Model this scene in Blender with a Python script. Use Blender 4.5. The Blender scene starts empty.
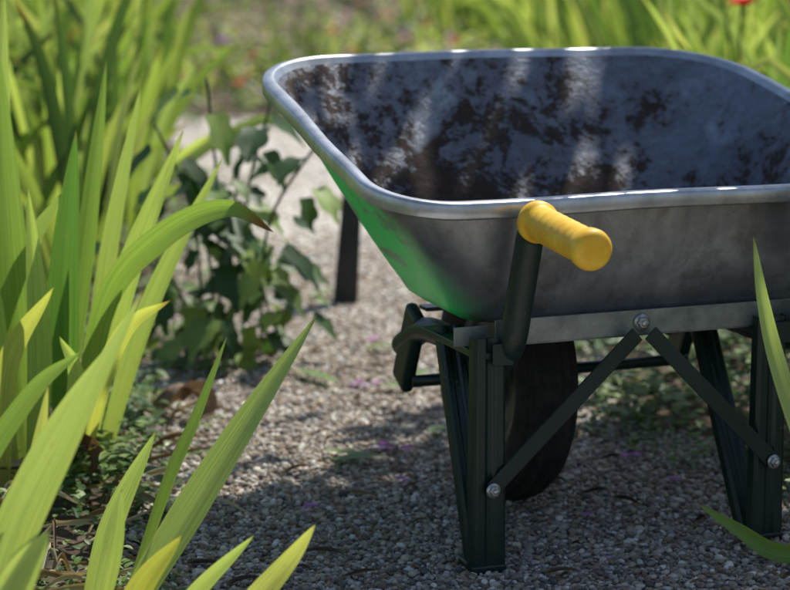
import bpy, math, random
import numpy as np
from mathutils import Vector, Matrix
R = random.Random(7)
NR = np.random.RandomState(11)
scene = bpy.context.scene
scene.view_settings.view_transform = 'Standard'
scene.view_settings.look = 'None'
scene.view_settings.exposure = 0

# ------------------------------------------------------------------ helpers
def link(o, parent=None):
    scene.collection.objects.link(o)
    if parent: o.parent = parent
    return o
def mesh_obj(name, verts, faces, mats=(), parent=None, smooth=True, cols=None, lc=None, midx=None):
    me = bpy.data.meshes.new(name)
    me.from_pydata([tuple(v) for v in verts], [], faces)
    for m in mats: me.materials.append(m)
    if smooth: me.polygons.foreach_set('use_smooth', [True]*len(me.polygons))
    if midx is not None: me.polygons.foreach_set('material_index', midx)
    if cols is not None:
        a = me.attributes.new('col', 'FLOAT_COLOR', 'POINT')
        c = np.ones((len(verts), 4), dtype=np.float32); c[:, :3] = np.array(cols)
        a.data.foreach_set('color', c.ravel())
    if lc is not None:
        a = me.attributes.new('lc', 'FLOAT_VECTOR', 'POINT')
        a.data.foreach_set('vector', np.array(lc, dtype=np.float32).ravel())
    me.update()
    return link(bpy.data.objects.new(name, me), parent)
def empty(name, loc=(0, 0, 0), rz=0):
    e = bpy.data.objects.new(name, None); e.location = loc; e.rotation_euler = (0, 0, rz)
    e.empty_display_size = .1
    return link(e)

class NT:
    def __init__(s, name):
        s.m = bpy.data.materials.new(name); s.m.use_nodes = True
        s.n = s.m.node_tree.nodes; s.l = s.m.node_tree.links; s.n.clear()
        s.out = s.n.new('ShaderNodeOutputMaterial')
    def add(s, t, **kw):
        x = s.n.new(t)
        for k, v in kw.items(): setattr(x, k, v)
        return x
    def ln(s, a, b): s.l.new(a, b)
    def setin(s, node, key, val):
        if hasattr(val, 'is_linked') or isinstance(val, bpy.types.NodeSocket): s.l.new(val, node.inputs[key])
        else: node.inputs[key].default_value = val
    def bsdf(s, color, rough=.5, metal=0., normal=None, spec=None):
        b = s.add('ShaderNodeBsdfPrincipled')
        s.setin(b, 'Base Color', color if not isinstance(color, tuple) else (*color, 1))
        s.setin(b, 'Roughness', rough); s.setin(b, 'Metallic', metal)
        if normal is not None: s.ln(normal, b.inputs['Normal'])
        if spec is not None: s.setin(b, 'Specular IOR Level', spec)
        return b
    def noise(s, scale, detail=4, rough=.55, vec=None, dist=0.):
        x = s.add('ShaderNodeTexNoise'); x.inputs['Scale'].default_value = scale
        x.inputs['Detail'].default_value = detail; x.inputs['Roughness'].default_value = rough
        x.inputs['Distortion'].default_value = dist
        if vec is not None: s.ln(vec, x.inputs['Vector'])
        return x.outputs['Fac']
    def ramp(s, fac, stops):
        x = s.add('ShaderNodeValToRGB'); s.ln(fac, x.inputs['Fac'])
        e = x.color_ramp.elements
        while len(e) < len(stops): e.new(.5)
        for i, (p, c) in enumerate(stops):
            e[i].position = p; e[i].color = (*c, 1) if isinstance(c, tuple) else (c, c, c, 1)
        return x.outputs['Color']
    def mix(s, fac, a, b, mode='MIX'):
        x = s.add('ShaderNodeMix', data_type='RGBA', blend_type=mode)
        s.setin(x, 0, fac)
        s.setin(x, 6, a if not isinstance(a, tuple) else (*a, 1)); s.setin(x, 7, b if not isinstance(b, tuple) else (*b, 1))
        return x.outputs[2]
    def math(s, op, a, b=0., clamp=False):
        x = s.add('ShaderNodeMath', operation=op, use_clamp=clamp)
        s.setin(x, 0, a); s.setin(x, 1, b); return x.outputs[0]
    def bump(s, h, strength=.3, dist=.01):
        x = s.add('ShaderNodeBump'); x.inputs['Strength'].default_value = strength
        x.inputs['Distance'].default_value = dist; s.ln(h, x.inputs['Height']); return x.outputs['Normal']
    def obj(s):
        return s.add('ShaderNodeTexCoord').outputs['Object']
    def fin(s, sh):
        s.ln(sh.outputs[0], s.out.inputs['Surface']); return s.m

# ------------------------------------------------------------------ materials
def m_paint():
    t = NT('dark_green_paint'); o = t.obj()
    n = t.noise(9, 5, .6, o); f = t.noise(120, 3, .6, o)
    dust = t.ramp(n, [(.48, 0.), (.75, .35)])
    c = t.mix(dust, (.004, .022, .017), (.05, .055, .042))
    chip = t.ramp(f, [(.68, 0.), (.72, .7)])
    c = t.mix(chip, c, (.10, .09, .07))
    r = t.ramp(n, [(.3, .25), (.7, .5)])
    return t.fin(t.bsdf(c, r, 0, t.bump(f, .15, .002)))
def m_galv(name, inside):
    t = NT(name); o = t.obj()
    n = t.noise(7, 5, .65, o, .6); sp = t.noise(45, 4, .7, o)
    sx = t.add('ShaderNodeSeparateXYZ'); t.ln(o, sx.inputs[0])
    if inside:
        c = t.ramp(n, [(.3, (.14, .165, .21)), (.5, (.20, .235, .29)), (.72, (.30, .34, .41))])
        c = t.mix(t.ramp(sp, [(.4, 0.), (.7, .5)]), c, (.10, .115, .145))
        m1 = t.noise(11, 9, .74, o, .5)
        m2 = t.noise(3.4, 3, .5, o)
        m3 = t.noise(70, 4, .7, o)
        m4 = t.noise(28, 4, .7, o)
        low = t.math('MULTIPLY', t.math('SUBTRACT', .60, sx.outputs[2]), .60)
        left = t.math('MULTIPLY', t.math('SUBTRACT', sx.outputs[0], .08), -.16)
        s = t.math('ADD', t.math('ADD', t.math('MULTIPLY', m1, .8), t.math('MULTIPLY', m2, .30)), t.math('ADD', low, left))
        s = t.math('ADD', s, t.math('MULTIPLY', t.math('SUBTRACT', m3, .5), .36))
        s = t.math('ADD', s, t.math('MULTIPLY', t.math('SUBTRACT', m4, .5), .42))
        mud = t.ramp(s, [(.595, 0.), (.65, 1.)])
        film = t.ramp(s, [(.42, 0.), (.60, .65)])
        c = t.mix(film, c, (.10, .085, .08))
        mc = t.mix(m4, (.010, .006, .005), (.070, .044, .032))
        mc = t.mix(t.ramp(m3, [(.5, 0.), (.75, .5)]), mc, (.12, .085, .06))
        c = t.mix(mud, c, mc)
        lime = t.ramp(t.noise(7.5, 2, .5, o, .2), [(.68, 0.), (.74, .6)])
        c = t.mix(lime, c, (.45, .50, .55))
        bw = t.add('ShaderNodeRGBToBW'); t.ln(mud, bw.inputs[0]); mv = bw.outputs[0]
        metal = t.math('MULTIPLY', t.math('SUBTRACT', 1., mv), .35)
        rough = t.math('ADD', .5, t.math('MULTIPLY', mv, .42))
        h = t.math('ADD', t.math('MULTIPLY', mv, 1.), t.math('MULTIPLY', m3, .9))
        return t.fin(t.bsdf(c, rough, metal, t.bump(h, .6, .005)))
    c = t.ramp(n, [(.3, (.22, .23, .24)), (.5, (.33, .345, .36)), (.72, (.50, .52, .54))])
    c = t.mix(t.ramp(sp, [(.4, 0.), (.7, .35)]), c, (.18, .185, .19))
    rough = t.ramp(n, [(.3, .28), (.7, .44)])
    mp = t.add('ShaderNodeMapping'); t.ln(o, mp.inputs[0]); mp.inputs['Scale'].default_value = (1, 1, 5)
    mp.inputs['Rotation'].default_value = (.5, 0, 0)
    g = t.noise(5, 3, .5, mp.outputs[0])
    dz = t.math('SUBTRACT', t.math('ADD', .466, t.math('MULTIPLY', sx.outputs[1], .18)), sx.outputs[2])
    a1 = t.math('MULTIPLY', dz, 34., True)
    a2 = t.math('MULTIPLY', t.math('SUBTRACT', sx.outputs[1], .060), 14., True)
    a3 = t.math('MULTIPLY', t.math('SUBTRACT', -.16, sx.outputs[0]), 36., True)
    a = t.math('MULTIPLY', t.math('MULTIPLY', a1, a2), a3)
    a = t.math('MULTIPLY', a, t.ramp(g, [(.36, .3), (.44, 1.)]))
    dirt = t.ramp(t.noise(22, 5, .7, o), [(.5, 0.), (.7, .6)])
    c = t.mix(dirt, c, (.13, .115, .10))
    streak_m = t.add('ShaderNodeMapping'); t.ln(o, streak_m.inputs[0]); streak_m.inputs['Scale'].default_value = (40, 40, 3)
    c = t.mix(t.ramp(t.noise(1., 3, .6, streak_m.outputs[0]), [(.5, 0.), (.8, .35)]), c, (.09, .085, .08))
    c = t.mix(a, c, (.03, .95, .20))  # reflected greenery put into the left wall's colour
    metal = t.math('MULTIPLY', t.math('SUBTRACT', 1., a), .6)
    return t.fin(t.bsdf(c, rough, metal, t.bump(sp, .12, .002)))
def m_simple(name, c1, c2, scale, rough=.6, metal=0., bump=.2, bd=.002):
    t = NT(name); o = t.obj(); n = t.noise(scale, 5, .65, o)
    c = t.ramp(n, [(.35, c1), (.65, c2)])
    return t.fin(t.bsdf(c, rough, metal, t.bump(n, bump, bd)))
def m_leaf(name, transl=.45, stripes=True, rough=.42, tint=(1.2, 1.15, .6)):
    t = NT(name)
    a = t.add('ShaderNodeAttribute', attribute_name='col')
    l = t.add('ShaderNodeAttribute', attribute_name='lc')
    c = a.outputs['Color']; nrm = None
    if stripes:
        mp = t.add('ShaderNodeMapping'); t.ln(l.outputs['Vector'], mp.inputs[0]); mp.inputs['Scale'].default_value = (24, 1.6, 37)
        n = t.noise(1., 3, .6, mp.outputs[0])
        c = t.mix(1., c, t.ramp(n, [(.3, (.68, .75, .66)), (.7, (1.2, 1.16, 1.12))]), 'MULTIPLY')
        mp2 = t.add('ShaderNodeMapping'); t.ln(l.outputs['Vector'], mp2.inputs[0]); mp2.inputs['Scale'].default_value = (3, 9, 37)
        n2 = t.noise(1., 4, .7, mp2.outputs[0])
        c = t.mix(t.ramp(n2, [(.60, 0.), (.78, .65)]), c, (.34, .25, .09))
        nrm = t.bump(n, .35, .002)
    b = t.bsdf(c, rough, 0, nrm)
    tr = t.add('ShaderNodeBsdfTranslucent'); t.ln(t.mix(1., c, tint, 'MULTIPLY'), tr.inputs[0])
    ms = t.add('ShaderNodeMixShader'); ms.inputs[0].default_value = transl
    t.ln(b.outputs[0], ms.inputs[1]); t.ln(tr.outputs[0], ms.inputs[2])
    return t.fin(ms)
def m_stone():
    t = NT('gravel_stones'); a = t.add('ShaderNodeAttribute', attribute_name='col')
    n = t.noise(260, 2, .6, t.obj())
    c = t.mix(1., a.outputs['Color'], t.ramp(n, [(.3, .75), (.7, 1.2)]), 'MULTIPLY')
    return t.fin(t.bsdf(c, .75, 0))
def m_gravel_sheet():
    t = NT('gravel_bed'); o = t.obj()
    v = t.add('ShaderNodeTexVoronoi'); v.inputs['Scale'].default_value = 95; t.ln(o, v.inputs['Vector'])
    bw = t.add('ShaderNodeRGBToBW'); t.ln(v.outputs['Color'], bw.inputs[0])
    c = t.ramp(bw.outputs[0], [(.1, (.30, .25, .20)), (.4, (.66, .60, .52)), (.65, (.80, .75, .68)), (.9, (.88, .84, .78))])
    edge = t.ramp(v.outputs['Distance'], [(.3, 1.), (.75, .5)])
    c = t.mix(1., c, edge, 'MULTIPLY')
    big = t.noise(1.9, 6, .65, o)
    c = t.mix(t.ramp(big, [(.48, 0.), (.70, .6)]), c, (.24, .18, .13))
    return t.fin(t.bsdf(c, .85, 0, t.bump(t.math('SUBTRACT', 1., v.outputs['Distance']), .4, .004)))
def m_soil():
    t = NT('soil'); o = t.obj()
    n = t.noise(14, 8, .7, o); b = t.noise(1.1, 4, .6, o)
    c = t.ramp(n, [(.3, (.04, .028, .018)), (.6, (.13, .09, .06)), (.8, (.26, .20, .15))])
    c = t.mix(t.ramp(b, [(.5, 0.), (.7, .45)]), c, (.08, .10, .035))
    return t.fin(t.bsdf(c, .95, 0, t.bump(n, .9, .02)))

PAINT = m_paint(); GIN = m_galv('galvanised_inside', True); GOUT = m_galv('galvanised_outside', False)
RIM = m_simple('galvanised_rim', (.36, .38, .40), (.62, .65, .68), 16, .32, .7, .1)
BOLT = m_simple('zinc_bolt', (.35, .35, .34), (.6, .6, .58), 90, .35, .8)
PLATE = m_simple('galvanised_bar', (.17, .19, .17), (.34, .36, .33), 22, .45, .5)
GRIP = m_simple('yellow_grip', (.82, .44, .015), (.93, .60, .05), 30, .5, 0, .25, .002)
TYRE = m_simple('tyre_rubber', (.010, .009, .008), (.034, .029, .024), 35, .85)
LEAF = m_leaf('iris_leaf', .5); LEAFB = m_leaf('iris_leaf_bed', .55, False)
WEED = m_leaf('weed_leaf', .35, False, .5)
PETAL = m_leaf('petal', .4, False, .6, (1.1, .9, 1.1))
STONE = m_stone(); GRAV = m_gravel_sheet(); SOIL = m_soil()
DRY = m_leaf('dry_leaf', .2, True, .8, (1.1, .9, .6))
STEM = m_simple('stem', (.05, .09, .02), (.09, .12, .03), 30, .6)
BARK = m_simple('bark', (.06, .045, .03), (.16, .12, .09), 14, .9, 0, .8, .02)
POSTM = m_simple('dark_post_paint', (.010, .014, .012), (.03, .032, .028), 18, .55)

# ------------------------------------------------------------------ geometry helpers
def catmull(pts, n):
    P = [Vector(p) for p in pts]
    P = [P[0]*2-P[1]] + P + [P[-1]*2-P[-2]]
    out = []; k = len(P)-3
    for i in range(n+1):
        u = i/n*k; s = min(int(u), k-1); t = u-s
        a, b, c, d = P[s:s+4]
        out.append(.5*((2*b)+(c-a)*t+(2*a-5*b+4*c-d)*t*t+(3*b-a-3*c+d)*t**3))
    return out
def tube(name, pts, r, mat, parent, n=40, seg=18, radii=None, smoothpath=True):
    C = catmull(pts, n) if smoothpath else [Vector(p) for p in pts]
    n = len(C)-1; V = []; F = []
    T = [(C[min(i+1, n)]-C[max(i-1, 0)]).normalized() for i in range(n+1)]
    up = T[0].orthogonal().normalized()
    for i in range(n+1):
        up = (up-T[i]*up.dot(T[i])).normalized(); s = T[i].cross(up)
        rr = r if radii is None else radii(i/n)
        for j in range(seg):
            a = 2*math.pi*j/seg
            V.append(C[i]+up*math.cos(a)*rr+s*math.sin(a)*rr)
    for i in range(n):
        for j in range(seg):
            k = (j+1) % seg
            F.append((i*seg+j, i*seg+k, (i+1)*seg+k, (i+1)*seg+j))
    F.append(tuple(range(seg))[::-1]); F.append(tuple(n*seg+j for j in range(seg)))
    return mesh_obj(name, V, F, [mat], parent)
def lathe(name, prof, axis_o, axis_d, mat, parent, seg=32, closed=False):
    d = Vector(axis_d).normalized(); u = d.orthogonal().normalized(); w = d.cross(u); o = Vector(axis_o)
    V = []; F = []; m = len(prof)
    for (s, r) in prof:
        for j in range(seg):
            a = 2*math.pi*j/seg
            V.append(o+d*s+(u*math.cos(a)+w*math.sin(a))*max(r, 1e-4))
    rng = m if closed else m-1
    for i in range(rng):
        i2 = (i+1) % m
        for j in range(seg):
            k = (j+1) % seg
            F.append((i*seg+j, i*seg+k, i2*seg+k, i2*seg+j))
    return mesh_obj(name, V, F, [mat], parent)
def bar(name, p0, p1, w, th, mat, parent, wdir=(1, 0, 0), bev=.003, w1=None):
    p0 = Vector(p0); p1 = Vector(p1); t = (p1-p0).normalized()
    wd = Vector(wdir); wd = (wd-t*wd.dot(t)).normalized(); nd = t.cross(wd)
    V = []
    w1 = w if w1 is None else w1
    for p, ww in ((p0, w), (p1, w1)):
        for a, b in ((-1, -1), (1, -1), (1, 1), (-1, 1)):
            V.append(p+wd*a*ww/2+nd*b*th/2)
    F = [(0, 1, 2, 3), (7, 6, 5, 4), (0, 4, 5, 1), (1, 5, 6, 2), (2, 6, 7, 3), (3, 7, 4, 0)]
    o = mesh_obj(name, V, F, [mat], parent, smooth=False)
    b = o.modifiers.new('bevel', 'BEVEL'); b.width = bev; b.segments = 3
    return o
def channel(name, p0, p1, w, dep, mat, parent, back=(0, 1, 0)):
    """pressed steel U channel: web + two flanges, one mesh with solidify"""
    p0 = Vector(p0); p1 = Vector(p1); t = (p1-p0).normalized()
    bk = Vector(back); bk = (bk-t*bk.dot(t)).normalized(); wd = t.cross(bk)
    prof = [(-w/2-.001, dep), (-w/2, .004), (-w/2+.004, 0), (-.008, 0), (-.004, .003), (.004, .003), (.008, 0), (w/2-.004, 0), (w/2, .004), (w/2+.001, dep)]
    V = []; F = []; m = len(prof); N = 8
    for i in range(N+1):
        q = p0.lerp(p1, i/N); s = 1+.12*(i/N-.5)
        for a, b in prof: V.append(q+wd*a*s+bk*b)
    for i in range(N):
        for j in range(m-1): F.append((i*m+j, i*m+j+1, (i+1)*m+j+1, (i+1)*m+j))
    o = mesh_obj(name, V, F, [mat], parent, smooth=False)
    s = o.modifiers.new('solid', 'SOLIDIFY'); s.thickness = .0025; s.offset = 0
    b = o.modifiers.new('bevel', 'BEVEL'); b.width = .0009; b.segments = 2
    return o
def bolt(name, p, d, parent, r=.011):
    w = lathe(name+'_washer', [(0, 0), (0, r), (.002, r), (.002, r*.3)], p, d, BOLT, parent, 24)
    V = []; F = []
    dd = Vector(d).normalized(); u = dd.orthogonal().normalized(); v = dd.cross(u); o = Vector(p)+dd*.0015
    for s, rr in ((0, r*.72), (.005, r*.72), (.0065, r*.6)):
        for j in range(6):
            a = j*math.pi/3+.3; V.append(o+dd*s+(u*math.cos(a)+v*math.sin(a))*rr)
    for i in range(2):
        for j in range(6):
            k = (j+1) % 6; F.append((i*6+j, i*6+k, (i+1)*6+k, (i+1)*6+j))
    F.append(tuple(12+j for j in range(6)))
    mesh_obj(name, V, F, [BOLT], parent, smooth=False)
    lathe(name+'_stud', [(.005, r*.36), (.011, r*.36), (.012, r*.25), (.012, 0)], Vector(p), d, BOLT, parent, 14)

# ------------------------------------------------------------------ wheelbarrow
WB = empty('wheelbarrow', (.321, 2.938, 0.0), math.radians(21))
CX = .063      # centre line of pan
HX = .043
def rrect(xr, xf, y0, y1, rr, rf, zr, zf):
    C = [Vector((-xr, y0)), Vector((xr, y0)), Vector((xf, y1)), Vector((-xf, y1))]
    rad = [rr, rr, rf*1.1, rf]; pts = []
    A = 12; S = 10
    for i in range(4):
        c = C[i]; p = C[i-1]; n = C[(i+1) % 4]
        a = c+(p-c).normalized()*rad[i]*1.25; b = c+(n-c).normalized()*rad[i]*1.25
        for k in range(A+1):
            t = k/A; w = .75
            x = (a*(1-t)**2+c*2*w*t*(1-t)+b*t*t)/((1-t)**2+2*w*t*(1-t)+t*t)
            pts.append(x)
        n2 = C[(i+2) % 4]
        a2 = n+(c-n).normalized()*rad[(i+1) % 4]*1.25
        for k in range(1, S): pts.append(b.lerp(a2, k/S))
    out = []
    for p in pts:
        f = (p.y-y0)/(y1-y0)
        out.append(Vector((p.x+CX, p.y, zr+(zf-zr)*f)))
    return out
B = dict(xr=.270, xf=.252, y0=.065, y1=.40, rr=.07, rf=.09, zr=.322, zf=.322)
T = dict(xr=.408, xf=.390, y0=.012, y1=.655, rr=.075, rf=.110, zr=.499, zf=.644)
def lp(t, dx=0., dz=0.):
    d = {k: B[k]+(T[k]-B[k])*t for k in B}
    d['xr'] += dx; d['xf'] += dx; d['y0'] -= dx; d['y1'] += dx; d['zr'] += dz; d['zf'] += dz
    d['rr'] += dx; d['rf'] += dx
    return rrect(**d)
loops = [lp(0, -.10), lp(0, -.03), lp(0, -.008, .002), lp(0.03, .006, .006)]
for i in range(1, 15):
    t = i/14; loops.append(lp(.03+.95*t, .008*math.sin(math.pi*t)))
nwall = len(loops)
loops += [lp(1, .0005, .002), lp(1, .002, .0045), lp(1, .004, .0052), lp(1, .010, .0052), lp(1, .015, .0045), lp(1, .0168, .0030), lp(1, .0175, .0005), lp(1, .0178, -.006), lp(1, .018, -.014), lp(1, .0165, -.016)]
V = []; F = []; MI = []; m = len(loops[0])
for L in loops: V += L
for i in range(len(loops)-1):
    for j in range(m):
        k = (j+1) % m
        F.append((i*m+j, i*m+k, (i+1)*m+k, (i+1)*m+j)); MI.append(0 if i < nwall-1 else 2)
F.append(tuple(range(m))[::-1]); MI.append(0)
for v in V:
    v += Vector((math.sin(v.y*23+v.z*9)*.0012, math.sin(v.x*19+v.z*17)*.0012, math.sin(v.x*14+1)*.0012+math.sin(v.y*17)*.001))
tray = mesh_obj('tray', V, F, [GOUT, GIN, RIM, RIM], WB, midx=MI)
sm = tray.modifiers.new('solid', 'SOLIDIFY'); sm.thickness = .0015; sm.offset = -1; sm.material_offset = 1; sm.material_offset_rim = 0

for sx, nm in ((-1, 'l'), (1, 'r')):
    x = HX+sx*.210; q = .012*sx
    pts = [(x, -.055, .478), (x, -.02, .479), (x, .004, .462), (x+q*.2, .012, .43), (x+q*.6, .026, .36), (x+q, .034, .315), (x+q, .055, .287), (x+q, .10, .280), (x+q, .2, .280), (x+q, .30, .276), (x+q, .365, .250), (x+q, .395, .235)]
    pts = [(a, b-.036 if i < 6 else b-.036*max(0, (9-i)/4), c) for i, (a, b, c) in enumerate(pts)]
    tube('frame_tube_'+nm, pts, .0185, PAINT, WB, 90, 20)
    prof = [(0, .014), (0, .025), (.002, .0275), (.012, .0275), (.014, .025)]
    s = .018
    for k in range(7):
        prof += [(s, .0230), (s+.012, .0230), (s+.0135, .0233), (s+.0155, .0233), (s+.017, .0230)]; s += .018
    prof += [(s+.004, .0234), (s+.009, .0258), (s+.02, .0266), (s+.026, .0254), (s+.030, .021), (s+.0315, .014), (s+.032, 0)]
    lathe('grip_'+nm, prof, (x, -.046, .482), (0, -1, -.08), GRIP, WB, 40)
    bar('axle_bracket_'+nm, (x+q*1.5, .325, .300), (x+q*1.5, .385, .178), .020, .052, PAINT, WB, (1, 0, 0), .009)
    xl = .004+sx*.213
    channel('leg_front_'+nm, (xl, .0, .322), (xl, -.002, .0), .045, .018, PAINT, WB)
    channel('leg_rear_'+nm, (xl*.98, .20 if sx > 0 else .15, .312), (xl*.98, .03, .012), .036, .016, PAINT, WB)
    bar('foot_'+nm, (xl, -.004, .006), (xl, .05, .006), .050, .012, PAINT, WB, (1, 0, 0), .003)
    bar('leg_head_'+nm, (xl, -.001, .298), (xl, .20, .298), .04, .010, PAINT, WB, (1, 0, 0), .002)
    bar('leg_strap_'+nm, (xl, -.006, .300), (x+q, -.006, .300), .03, .004, PAINT, WB, (0, 0, 1), .001)
    bar('cross_brace_'+nm, (xl, -.0085, .118), (.022+sx*.010, .010, .310), .0225, .0035, PAINT, WB, (sx*.7, 0, .7), .001)
    bolt('brace_bolt_'+nm, (xl, -.012, .118), (0, -1, 0), WB, .010)
bar('cross_bar', (-.190, .030, .322), (.285, .030, .322), .034, .004, PLATE, WB, (0, 0, 1), .001)
bar('cross_bar_flange', (-.190, .050, .3035), (.285, .050, .3035), .034, .003, PLATE, WB, (0, 1, 0), .001)
bar('cross_bar_tab', (-.245, .040, .318), (-.195, .040, .318), .026, .004, PLATE, WB, (0, 0, 1), .001)
bolt('cross_bar_bolt', (0.027, .0275, .322), (0, -1, 0), WB, .012)
bar('pan_support', (-.17, .34, .300), (.25, .34, .300), .03, .006, PAINT, WB, (0, 1, 0), .001)
wc = Vector((-.034, .345, .190)); RW = .190
W = .046; sec = []; N = 60
for i in range(N+1):
    a = -math.pi*.93+2*math.pi*.93*i/N
    x_ = math.sin(a)*W; r_ = RW-.044+math.cos(a)*.044
    if abs(a) < 1.2 and i % 4 in (0, 1): r_ -= .005
    sec.append((x_, r_))
lathe('tyre', sec, wc, (1, 0, 0), TYRE, WB, 72, closed=True)
lathe('wheel_rim', [(-.028, .112), (-.03, .100), (-.022, .094), (-.012, .08), (-.012, .03), (-.04, .026), (-.04, .012), (.04, .012), (.04, .026), (.012, .03), (.012, .08), (.022, .094), (.03, .100), (.028, .112)], wc, (1, 0, 0), PAINT, WB, 48)
tube('axle', [(-.185, .345, .19), (0, .345, .19), (.27, .345, .19)], .009, PAINT, WB, 4, 12)

# ------------------------------------------------------------------ ground, path
def path_l(y):
    return np.interp(y, [1.0, 2.0, 2.8, 3.4, 3.9, 4.9, 6.5, 10.5, 14], [-.25, -.27, -.31, -.37, -.42, -.46, -.60, -1.1, -1.8])
def path_r(y):
    return np.interp(y, [1.0, 2.4, 3.0, 3.3, 3.7, 4.5, 6.5, 10.5, 14], [.95, .95, .80, .62, .40, .34, .30, .15, -.5])
def gz(x, y):
    return .012*math.sin(x*1.7+1)*math.sin(y*1.3)*min(1, max(0, (abs(x)-.9)))
xs = sorted(set([-400, -150, -60, -25, -12]+[-7+i*.5 for i in range(29)]+[12, 25, 60, 150, 400]))
ys = sorted(set([-400, -150, -60, -20, -8, -3]+[-1+i*.5 for i in range(42)]+[25, 35, 60, 150, 400]))
V = [(x, y, -.006+gz(x, y)) for y in ys for x in xs]; w = len(xs)
F = [(j*w+i, j*w+i+1, (j+1)*w+i+1, (j+1)*w+i) for j in range(len(ys)-1) for i in range(w-1)]
mesh_obj('ground', V, F, [SOIL])
V = []; F = []; Ys = np.arange(1.0, 9.01, .08); M = 14
for y in Ys:
    l = path_l(y)+.02*math.sin(y*9)+.015*math.sin(y*23); r = path_r(y)+.02*math.sin(y*7+2)
    for k in range(M+1): V.append((l+(r-l)*k/M, y, -.001+(0 if 0 < k < M else -.004)))
for j in range(len(Ys)-1):
    for k in range(M): F.append((j*(M+1)+k, j*(M+1)+k+1, (j+1)*(M+1)+k+1, (j+1)*(M+1)+k))
PATH = mesh_obj('gravel_path', V, F, [GRAV])

ico = []
ph = (1+5**.5)/2
for a, b in ((1, ph), (-1, ph), (1, -ph), (-1, -ph)):
    ico += [(0, a, b), (a, b, 0), (b, 0, a)]
ico = np.array(ico, float); ico /= np.linalg.norm(ico[0])
import bmesh
bm = bmesh.new(); [bm.verts.new(v) for v in ico]; bmesh.ops.convex_hull(bm, input=bm.verts); bm.verts.index_update()
icoF = np.array([[v.index for v in f.verts] for f in bm.faces]); icoV = np.array([v.co[:] for v in bm.verts]); bm.free()
def stones(name, n, y0, y1, smin, smax, parent, spill=.06, gain=(1., 1.), fade=None):
    y = NR.uniform(y0, y1, n*2); l = path_l(y)-spill; r = path_r(y)+spill
    wid = r-l; keep = NR.uniform(0, wid.max(), n*2) < wid
    if fade: keep &= NR.uniform(0, 1, n*2) < np.clip((y1-y)/(y1-fade), 0, 1)
    y = y[keep][:n]; l = l[keep][:n]; r = r[keep][:n]; n = len(y)
    x = l+(r-l)*NR.uniform(0, 1, n)
    s = smin+(smax-smin)*NR.beta(1.3, 3.4, n)
    sc = np.stack([s*NR.uniform(.8, 1.35, n), s*NR.uniform(.6, 1., n), s*NR.uniform(.4, .75, n)], 1)
    rnd = 1+NR.uniform(-.22, .22, (n, 12, 1))
    Vv = icoV[None]*rnd*sc[:, None, :]
    a = NR.uniform(0, 2*np.pi, n); ca, sa = np.cos(a), np.sin(a)
    tl = NR.uniform(-.45, .45, n)
    X = Vv[..., 0]; Yv = Vv[..., 1]; Z = Vv[..., 2]
    X2 = X*np.cos(tl)[:, None]+Z*np.sin(tl)[:, None]; Z2 = -X*np.sin(tl)[:, None]+Z*np.cos(tl)[:, None]
    P = np.stack([X2*ca[:, None]-Yv*sa[:, None]+x[:, None], X2*sa[:, None]+Yv*ca[:, None]+y[:, None], Z2+(sc[:, 2]*NR.uniform(.1, .9, n))[:, None]], -1).reshape(-1, 3)
    Fc = (icoF[None]+(np.arange(n)*12)[:, None, None]).reshape(-1, 3)
    pal = np.array([(.37, .325, .275), (.52, .47, .41), (.24, .18, .135), (.74, .70, .65), (.32, .225, .155), (.43, .345, .25), (.13, .12, .11), (.60, .53, .43)])
    g = gain[0]+(gain[1]-gain[0])*(np.clip((y-y0)/(y1-y0), 0, 1)**1.5)[:, None]  # brighter with distance: sunlight on the far gravel put into stone colour
    c = pal[NR.choice(len(pal), n, p=[.22, .15, .16, .09, .12, .11, .09, .06])]*NR.uniform(.65, 1.15, (n, 1))*g
    c = np.minimum(c, .88)
    me = bpy.data.meshes.new(name)
    me.vertices.add(len(P)); me.vertices.foreach_set('co', P.astype(np.float32).ravel())
    me.loops.add(Fc.size); me.loops.foreach_set('vertex_index', Fc.astype(np.int32).ravel())
    me.polygons.add(len(Fc)); me.polygons.foreach_set('loop_start', (np.arange(len(Fc))*3).astype(np.int32))
    me.polygons.foreach_set('use_smooth', [True]*len(Fc))
    me.materials.append(STONE)
    at = me.attributes.new('col', 'FLOAT_COLOR', 'POINT')
    cc = np.ones((len(P), 4), np.float32); cc[:, :3] = np.repeat(c, 12, axis=0); at.data.foreach_set('color', cc.ravel())
    me.update(); me.validate()
    return link(bpy.data.objects.new(name, me), parent)
stones('stones_fine', 56000, 2.45, 6.0, .0026, .0095, PATH, .06, (.90, 2.1), 3.9)
stones('stones_coarse', 2500, 5.2, 9.0, .004, .009, PATH, .06, (1.8, 2.2))

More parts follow.
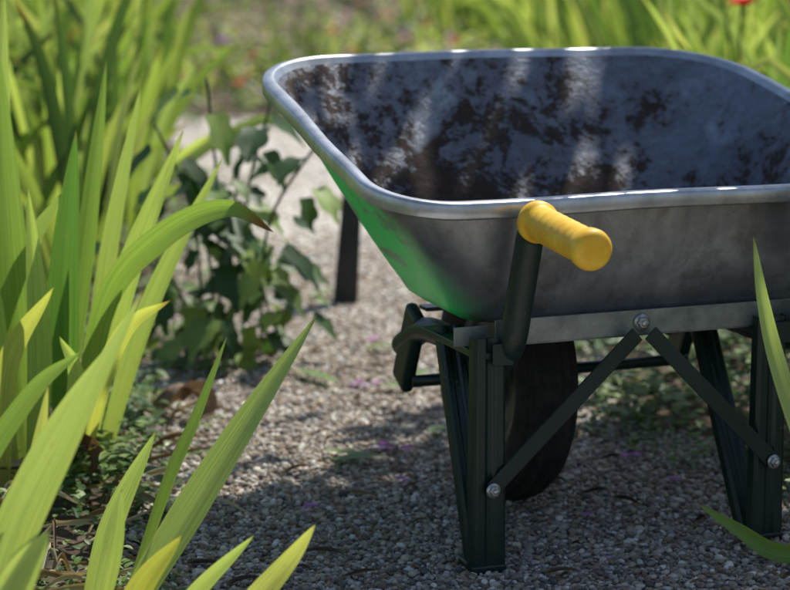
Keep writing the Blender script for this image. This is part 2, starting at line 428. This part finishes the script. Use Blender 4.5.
# ------------------------------------------------------------------ plants
class Buf:
    def __init__(s): s.V = []; s.F = []; s.C = []; s.L = []
    def obj(s, name, mat, parent=None): return mesh_obj(name, s.V, s.F, [mat], parent, True, s.C, s.L)
G_ = [(.27, .40, .09), (.36, .50, .12), (.15, .27, .06), (.48, .61, .18), (.30, .42, .15), (.09, .17, .05), (.62, .70, .24), (.06, .12, .04)]
def blade(B_, pts, w, col, face=0., n=14, ac=4, tip=None, fold=.18, twist=0.):
    C = catmull(pts, n); base = len(B_.V); rnd = R.random()*20
    for i in range(n+1):
        v = i/n
        t = (C[min(i+1, n)]-C[max(i-1, 0)]).normalized()
        fa = face+twist*v
        nr = Vector((math.sin(fa), -math.cos(fa), 0.05)); nr = nr-t*nr.dot(t)
        if nr.length < 1e-3: nr = t.orthogonal()
        nr.normalize(); wd = t.cross(nr)
        ww = w*(.62+.38*min(1, v*2.2))*(1-v**3.2)**.95/2+.0004
        for j in range(ac+1):
            u = j/ac*2-1
            B_.V.append(C[i]+wd*u*ww+nr*(abs(u)-.5)*ww*fold*2)
            c = Vector(col)*(.85+.25*v)
            if v < .18: c = c.lerp(Vector((.40, .42, .18)), (.18-v)*2.2)
            if tip and v > tip: c = c.lerp(Vector((.30, .13, .035)), min(1, (v-tip)*9))
            elif v > .97: c = c.lerp(Vector((.30, .18, .06)), .7)
            B_.C.append(c); B_.L.append((u*.5+rnd, v+rnd, rnd*.1))
    for i in range(n):
        for j in range(ac):
            a = base+i*(ac+1)+j; B_.F.append((a, a+1, a+ac+2, a+ac+1))
def rcol():
    c = Vector(R.choice(G_)); return c*R.uniform(.8, 1.2)
def clump(B_, x, y, n, hmin, hmax, w=.035, n_=10, ac=2, lean=.35, faceto=None):
    fa = R.uniform(-.9, .9) if faceto is None else faceto
    for i in range(n):
        f = (i+.5)/n*2-1+R.uniform(-.2, .2)
        h = R.uniform(hmin, hmax)*(1-.25*abs(f)); dx = math.cos(fa); dy = math.sin(fa)
        off = f*.05; ln = f*lean*h*R.uniform(.6, 1.5); bend = R.random() < .12
        ox = R.uniform(-.03, .03); oy = R.uniform(-.03, .03)
        p0 = (x+dx*off+ox, y+dy*off+oy, -.01)
        p1 = (x+dx*(off+ln*.35)+ox, y+dy*(off+ln*.35)+oy, h*.5)
        if bend: p2 = (x+dx*(off+ln*1.3+.04*f), y+dy*(off+ln*1.3)-.03, h*.8); p3 = (x+dx*(off+ln*2.+.08*f), y+dy*(off+ln*2.)-.06, h*.74)
        else: p2 = (x+dx*(off+ln*.7)+ox*1.5, y+dy*(off+ln*.7)+oy, h*.8); p3 = (x+dx*(off+ln*1.15)+ox*2, y+dy*(off+ln*1.15)+oy*2, h)
        blade(B_, [p0, p1, p2, p3], w*R.uniform(.7, 1.15), rcol(), fa+R.uniform(-.5, .5), n_, ac, None if R.random() < .8 else .85)

LT = (.52, .67, .22); MD = (.27, .42, .11); DK = (.13, .28, .07); YL = (.64, .70, .20)
b = Buf()
hero = [
 ([(-.575, 3.40, 0), (-.59, 3.38, .30), (-.60, 3.36, .68)], .060, MD, .2, None),
 ([(-.515, 3.40, 0), (-.51, 3.36, .28), (-.48, 3.33, .545)], .056, DK, -.1, None),
 ([(-.54, 3.46, 0), (-.49, 3.47, .35), (-.45, 3.47, .64)], .034, MD, .3, None),
 ([(-.50, 3.44, 0), (-.43, 3.42, .28), (-.325, 3.40, .54)], .046, LT, .1, None),
 ([(-.50, 3.38, 0), (-.44, 3.30, .28), (-.345, 3.22, .40), (-.245, 3.18, .45), (-.175, 3.16, .418)], .042, MD, 0, .82),
 ([(-.47, 3.44, 0), (-.39, 3.44, .25), (-.27, 3.45, .49)], .036, LT, -.2, None),
 ([(-.60, 3.35, 0), (-.625, 3.33, .3), (-.68, 3.3, .6)], .050, LT, .3, None),
 ([(-.56, 3.34, 0), (-.54, 3.30, .22), (-.545, 3.27, .47)], .042, LT, .4, None),
 ([(-.49, 3.36, 0), (-.455, 3.30, .14), (-.40, 3.24, .26), (-.33, 3.2, .31)], .032, YL, .1, .9),
 ([(-.60, 3.50, 0), (-.63, 3.52, .4), (-.62, 3.55, .75)], .045, LT, .1, None),
 ([(-.53, 3.33, 0), (-.49, 3.25, .10), (-.47, 3.2, .2), (-.49, 3.18, .26)], .032, LT, .1, None),
 ([(-.49, 3.44, 0), (-.46, 3.48, .3), (-.40, 3.5, .6)], .036, LT, -.3, None),
 ([(-.60, 3.28, 0), (-.58, 3.25, .2), (-.50, 3.2, .33)], .038, YL, 0, None),
]
for p, w, c, f, tp in hero: blade(b, p, w, c, f, 26, 6, tp)
clump(b, -.72, 3.42, 5, .5, .75, .05, 16, 4, .3, .1)
b.obj('iris_plant', LEAF)
b = Buf()
hero = [
 ([(-.345, 2.62, 0), (-.29, 2.66, .09), (-.20, 2.72, .226), (-.10, 2.80, .365)], .046, LT, .15, None),
 ([(-.345, 2.72, 0), (-.29, 2.74, .16), (-.255, 2.76, .24), (-.215, 2.78, .34)], .019, MD, .5, None),
 ([(-.385, 2.65, 0), (-.35, 2.65, .13), (-.295, 2.66, .245)], .032, LT, 0, None),
 ([(-.30, 2.50, 0), (-.235, 2.50, .09), (-.165, 2.50, .16)], .024, LT, .3, None),
 ([(-.27, 2.45, 0), (-.17, 2.46, .09), (-.125, 2.47, .137), (-.092, 2.47, .182)], .030, YL, .2, None),
 ([(-.35, 2.45, 0), (-.295, 2.45, .11), (-.245, 2.46, .172)], .032, (.60, .62, .12), .1, None),
 ([(-.37, 2.55, 0), (-.34, 2.55, .12), (-.325, 2.56, .20)], .03, LT, .2, None),
]
for p, w, c, f, tp in hero: blade(b, p, w, c, f, 26, 6, tp)
b.obj('iris_plant', LEAF)
b = Buf()
hero = [
 ([(-.47, 2.30, 0), (-.41, 2.30, .20), (-.35, 2.30, .327), (-.265, 2.30, .487)], .038, LT, .1, None),
 ([(-.47, 2.20, 0), (-.40, 2.20, .18), (-.355, 2.20, .255)], .045, LT, .1, None),
 ([(-.52, 2.40, 0), (-.45, 2.40, .17), (-.38, 2.40, .31), (-.30, 2.40, .425)], .032, LT, .3, None),
 ([(-.55, 2.50, 0), (-.50, 2.5, .2), (-.42, 2.5, .33), (-.36, 2.5, .38)], .028, MD, .3, None),
 ([(-.47, 2.50, 0), (-.43, 2.5, .18), (-.40, 2.5, .34)], .028, YL, .3, None),
]
for p, w, c, f, tp in hero: blade(b, p, w, c, f, 26, 6, tp)
b.obj('iris_plant', LEAF)
b = Buf()
hero = [
 ([(.60, 2.62, 0), (.53, 2.66, .16), (.478, 2.69, .31), (.455, 2.70, .40), (.441, 2.70, .482)], .026, LT, .3, .93),
 ([(.66, 2.90, 0), (.60, 2.9, .02), (.52, 2.90, .018), (.465, 2.90, .05), (.41, 2.90, .086)], .028, MD, .1, None),
 ([(.70, 2.75, 0), (.66, 2.75, .3), (.63, 2.76, .55)], .035, LT, .3, None),
]
for p, w, c, f, tp in hero: blade(b, p, w, c, f, 26, 6, tp)
clump(b, .95, 3.05, 8, .5, .75, .04, 14, 2)
b.obj('iris_plant', LEAF)

b = Buf()
for k in range(350):
    y = 4.5+8.8*R.random()**.85
    x = path_l(y)-.14-R.random()**1.2*(.9+y*.22)
    clump(b, x, y, R.randint(5, 8), .40, .85, .034, 7, 2, .5)
for k in range(50):
    y = R.uniform(1.2, 3.6); clump(b, -.95-R.random()*1.4, y, 7, .4, .75, .038, 7, 2, .35)
for k in range(34):   # low young iris where the path turns away
    y = R.uniform(9.3, 13); clump(b, R.uniform(-1.3, .5)*y/10, y, 5, .12, .34, .03, 6, 2, .6)
b.obj('iris_bed', LEAFB)
b = Buf()
for k in range(340):
    y = 4.8+8.6*R.random()**.85
    x = path_r(y)+.42+R.random()**1.1*(.9+y*.26)
    clump(b, x, y, R.randint(5, 8), .40, .9, .032, 7, 2, .5)
for k in range(46):
    y = R.uniform(2.9, 4.6); clump(b, .85+R.random()*1.5, y, 8, .45, .85, .038, 7, 2, .4)
b.obj('iris_bed', LEAFB)

def leafshape(B_, p, d, nrm, L, W, col, lobes=0, droop=.2):
    d = Vector(d).normalized(); nrm = Vector(nrm); nrm = (nrm-d*nrm.dot(d)).normalized(); s = d.cross(nrm); p = Vector(p)
    base = len(B_.V); K = 14 if lobes else 5
    rnd = R.random()*9
    def P(a, b_):
        dr = -droop*(a*a)*L
        return p+d*a*L+s*b_*W+nrm*(abs(b_)*.22*W)+Vector((0, 0, dr))
    B_.V.append(P(.45, 0))
    out = []
    for i in range(K*2):
        t = i/(K*2)*2*math.pi
        a = .5-.5*math.cos(t); bb = .5*math.sin(t)*(1.1-.35*a)
        if lobes:
            m_ = 1-.30*(.5+.5*math.cos(t*lobes))*(1 if .08 < a else .3)
            a = .45+(a-.45)*m_; bb *= m_*1.15
        out.append((a, bb))
    for a, bb in out: B_.V.append(P(a, bb))
    n = len(out)+1
    for i in range(n):
        B_.C.append(Vector(col)*(1.15 if i == 0 else 1)); B_.L.append((rnd, rnd, rnd))
    for i in range(len(out)): B_.F.append((base, base+1+i, base+1+(i+1) % len(out)))
def rdir(zlo, zhi):
    a = R.uniform(0, 2*math.pi); z = R.uniform(zlo, zhi); q = math.sqrt(max(0, 1-z*z)); return Vector((q*math.cos(a), q*math.sin(a), z))
WP = empty('mallow_plant', (-.33, 4.25, 0))
b = Buf()
si = 0
for (tx, ty, tz) in [(-.03, 0, .55), (.09, .05, .50), (.19, -.03, .44), (-.13, 0, .46), (.10, -.10, .24), (-.20, -.05, .24), (-.06, -.1, .34), (.03, .05, .40), (-.14, .1, .14), (.14, -.06, .12), (0, -.14, .14)]:
    top = Vector((tx, ty, tz)); b0 = Vector((tx*.35, ty*.35, 0)); mid = Vector((tx*.45, ty*.4, tz*.6))
    tube('stem_%d' % si, [b0, mid, top], .003, STEM, WP, 12, 6); si += 1
    C = catmull([b0, mid, top], 10)
    for q in range(12):
        c = C[R.randint(2, 10)]; dd = rdir(-.8, .2); L = R.uniform(.035, .095)
        leafshape(b, c+dd*R.uniform(.01, .07), dd, (dd.x*.6, -.5, .8), L, L*.75, Vector(R.choice([(.05, .11, .03), (.07, .15, .04), (.03, .08, .02), (.16, .25, .06), (.30, .42, .10)])), 5, .5)
b.obj('leaves', WEED, WP)

def cover(name, regions, mat=WEED, cols=((.08, .16, .035), (.13, .22, .05), (.19, .28, .07), (.05, .11, .03))):
    b = Buf()
    for (n, fx, y0, y1, hmax, ls) in regions:
        for k in range(n):
            y = R.uniform(y0, y1); x = fx(y); h = hmax*R.random()
            L = R.uniform(.6, 1.3)*ls
            c = Vector(R.choice(cols))*R.uniform(.8, 1.2)
            for q in range(R.randint(3, 6)):
                dd = rdir(-.1, .7)
                leafshape(b, (x+R.gauss(0, .012), y+R.gauss(0, .012), .004+h*R.uniform(.3, 1)), dd, (0, -.1, 1), L, L*.6, c, 0, .3)
    return b.obj(name, mat)
cover('ground_cover', [
    (300, lambda y: path_l(y)-.02-R.random()**1.3*.28, 2.6, 4.2, .06, .015),
    (130, lambda y: path_l(y)-.01-R.random()*.15, 3.1, 3.9, .10, .026),
    (50, lambda y: path_l(y)+R.random()**2*.10, 2.7, 4.6, .02, .014),
    (300, lambda y: path_l(y)-R.random()*.35, 4.2, 7.5, .10, .03),
    (60, lambda y: path_l(y)+R.random()**1.5*.25, 4.0, 7.5, .05, .026),
    (160, lambda y: R.uniform(float(path_l(y))-.2, float(path_r(y))+.2), 8.5, 10.5, .14, .04),
])
cover('ground_cover', [
    (700, lambda y: path_r(y)+.0+R.random()*.65, 3.2, 4.6, .20, .030),
    (160, lambda y: path_r(y)-.12+R.random()*.2, 3.0, 4.2, .06, .020),
    (300, lambda y: path_r(y)+R.random()*.6, 4.5, 7.5, .12, .04),
])
b = Buf()
for k in range(110):
    y = R.uniform(2.6, 3.9); x = path_l(y)-R.uniform(-.02, .32); a = R.uniform(0, 6.28); L = R.uniform(.05, .16)
    z = R.uniform(.004, .03); dx, dy = math.cos(a)*L, math.sin(a)*L
    blade(b, [(x, y, z), (x+dx*.5, y+dy*.5, z+R.uniform(.0, .03)), (x+dx, y+dy, z+R.uniform(-.002, .02))], R.uniform(.003, .012), R.choice([(.34, .24, .13), (.46, .38, .24), (.20, .12, .07), (.62, .54, .36)]), R.uniform(0, 3), 8, 2, None, .8)
for k in range(90):
    y = R.uniform(2.75, 5.2); x = R.uniform(path_l(y), path_r(y)); a = R.uniform(0, 6.28); L = R.uniform(.015, .06)
    dx, dy = math.cos(a)*L, math.sin(a)*L
    blade(b, [(x, y, .008), (x+dx*.5, y+dy*.5, .012), (x+dx, y+dy, .009)], R.uniform(.002, .007), R.choice([(.10, .06, .04), (.25, .17, .10), (.06, .04, .03)]), R.uniform(0, 3), 5, 2, None, .8)
blade(b, [(-.535, 3.33, .02), (-.51, 3.30, .06), (-.475, 3.28, .075), (-.46, 3.28, .05), (-.465, 3.27, .03)], .04, (.24, .14, .09), .3, 14, 4, None, .9)
blade(b, [(-.42, 3.78, .01), (-.38, 3.74, .05), (-.335, 3.72, .055), (-.32, 3.70, .03), (-.345, 3.69, .012)], .03, (.24, .17, .13), .9, 14, 4, None, 1.2)
b.obj('dry_leaves', DRY)
b = Buf()
def ground_leaf(x, y, a, L, W, c):
    leafshape(b, (x, y, .012), (math.cos(a), math.sin(a), .08), (0, 0, 1), L, W, c, 0, .05)
for (x, y, a, L) in [(-.10, 3.42, .2, .09), (-.05, 3.45, 2.8, .07), (.0, 4.0, .4, .10), (-.03, 3.96, -.3, .08), (.03, 4.05, .9, .06), (.06, 3.6, 1.0, .05), (-.06, 4.3, .2, .06), (-.19, 4.1, -1, .16), (-.2, 4.9, .3, .1)]:
    ground_leaf(x, y, a, L, .03, R.choice([(.13, .23, .06), (.20, .30, .10)]))
b.obj('fallen_leaves', WEED)
b = Buf()
for (x, y) in [(-.02, 3.5), (-.01, 3.505), (.01, 3.49), (-.08, 3.98), (-.06, 3.97), (.36, 3.46), (.27, 3.1), (.44, 3.3), (-.14, 3.15), (-.36, 3.5), (.55, 3.2), (.1, 3.7), (-.05, 4.4), (.02, 3.3)]:
    for q in range(2):
        ground_leaf(x+R.gauss(0, .010), y+R.gauss(0, .010), R.uniform(0, 6), R.uniform(.014, .026), .016, R.choice([(.50, .12, .52), (.56, .36, .62), (.36, .10, .36)]))
b.obj('fallen_petals', PETAL)

# red poppy standing among the iris on the right
PP = empty('poppy_flower', (.80, 5.3, 0))
tube('stem', [(0, 0, 0), (.01, 0, .35), (.02, -.02, .64)], .003, STEM, PP, 10, 6)
b = Buf()
for q in range(9):
    dd = rdir(.0, .7); leafshape(b, (.02, -.02, .635), dd, (0, 0, 1), .038, .045, (.75, .01, .008), 0, .1)
b.obj('petals', PETAL, PP)
b = Buf()
for k in range(90):
    if k < 4: x, y, z = -.02+R.gauss(0, .03), 9.4, .16+R.gauss(0, .02); c = (.6, .12, .05)
    else:
        y = R.uniform(8.5, 15); x = R.uniform(-1.2, .6)*y/9; z = R.uniform(.05, .35); c = R.choice([(.6, .35, .4), (.45, .25, .5), (.7, .5, .4), (.6, .25, .14), (.65, .6, .5)])
    for q in range(8):
        dd = rdir(-.2, .8); leafshape(b, (x, y, z), dd, (0, 0, 1), .038, .033, c, 0, .3)
b.obj('flower_bed', PETAL)
cover('border_plants', [(1000, lambda y: R.uniform(-1.6, .9)*y/10, 9.2, 16, .34, .055)], WEED, ((.30, .26, .14), (.55, .47, .30), (.20, .30, .08), (.10, .09, .05), (.42, .54, .14), (.28, .40, .10)))
b = Buf()
for k in range(9000):
    a = R.uniform(-1, 1)*16; y = 19+R.gauss(0, .5)+1.2*math.sin(a*.7)+a*a*.012; h = 2.4+.5*math.sin(a*.9+1)+.3*math.sin(a*2.3)
    z = h*R.random()**.7; dd = rdir(-.5, .8); L = R.uniform(.14, .26)
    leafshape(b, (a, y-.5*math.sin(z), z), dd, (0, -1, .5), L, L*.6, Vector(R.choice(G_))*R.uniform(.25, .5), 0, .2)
b.obj('hedge', WEED)

P0 = Vector((-.112, 4.86, -.02)); P1 = Vector((-.085, 4.90, .38))
bar('garden_post', P0, P1, .056, .05, POSTM, None, (1, 0, 0), .006, .036)
tube('twig', [(.12, .45, .40), (.135, .44, .435), (.155, .45, .455)], .0018, m_simple('twig_bark', (.12, .04, .02), (.2, .08, .04), 60), WB, 8, 6)

# ------------------------------------------------------------------ small fruit tree to the right of the path (shades the barrow)
el = math.radians(57); az = math.radians(35)   # azimuth clockwise from +Y
sd = Vector((math.sin(az)*math.cos(el), math.cos(az)*math.cos(el), math.sin(el)))
TR = empty('fruit_tree', (2.22, 4.68, 0))
tube('trunk', [(0, 0, -.05), (.03, .02, .6), (-.06, .03, 1.2), (-.12, .0, 1.9)], .06, BARK, TR, 24, 12, lambda t: .075-.03*t)
ends = []
for (ex, ey, ez) in [(-.7, .3, 3.0), (-1.3, .05, 2.9), (-.95, -.35, 2.75), (-1.25, -.3, 2.7), (-1.2, .3, 3.1), (-.3, .5, 3.3), (.4, .3, 3.0), (.2, -.5, 2.8), (-.2, 0, 3.6), (-1.0, .1, 2.8)]:
    e = Vector((ex, ey, ez)); s0 = Vector((-.10, .01, R.uniform(1.4, 1.9)))
    mid = s0.lerp(e, .5)+Vector((0, 0, .12)); tube('limb', [s0, mid, e], .03, BARK, TR, 14, 8, lambda t: .032-.025*t); ends.append((s0, mid, e))
b = Buf()
for k in range(104):
    s0, mid, e = ends[k % len(ends)]; C = catmull([s0, mid, e], 10)[R.randint(6, 10)]
    cc = C+Vector((R.gauss(0, .18), R.gauss(0, .19), R.gauss(0, .13)))
    for q in range(20):
        dd = rdir(-.6, .5); L = R.uniform(.06, .10)
        leafshape(b, cc+Vector((R.gauss(0, .09), R.gauss(0, .09), R.gauss(0, .07))), dd, (0, 0, 1), L, L*.55, Vector(R.choice(G_))*.4, 0, .2)
b.obj('foliage', WEED, TR)

# ------------------------------------------------------------------ light and camera
L = bpy.data.lights.new('sun', 'SUN'); L.energy = 5.0; L.angle = math.radians(.5); L.color = (1, .96, .88)
so = link(bpy.data.objects.new('sun', L)); so.rotation_euler = sd.to_track_quat('Z', 'Y').to_euler(); so.location = (3, 3, 6)
wd = bpy.data.worlds.new('World'); scene.world = wd; wd.use_nodes = True
nt = wd.node_tree; bg = nt.nodes['Background']; sk = nt.nodes.new('ShaderNodeTexSky'); sk.sky_type = 'NISHITA'
sk.sun_disc = False; sk.sun_elevation = el; sk.sun_rotation = az
nt.links.new(sk.outputs[0], bg.inputs[0]); bg.inputs[1].default_value = .112
cam = bpy.data.cameras.new('camera'); co = link(bpy.data.objects.new('camera', cam))
co.location = (0, 0, .9); co.rotation_euler = (math.radians(90-10.3), 0, 0)
cam.sensor_width = 36; cam.lens = 2220/790*36; cam.clip_end = 1500; cam.clip_start = .05
cam.dof.use_dof = True; cam.dof.focus_distance = 2.92; cam.dof.aperture_fstop = 4.4
scene.camera = co
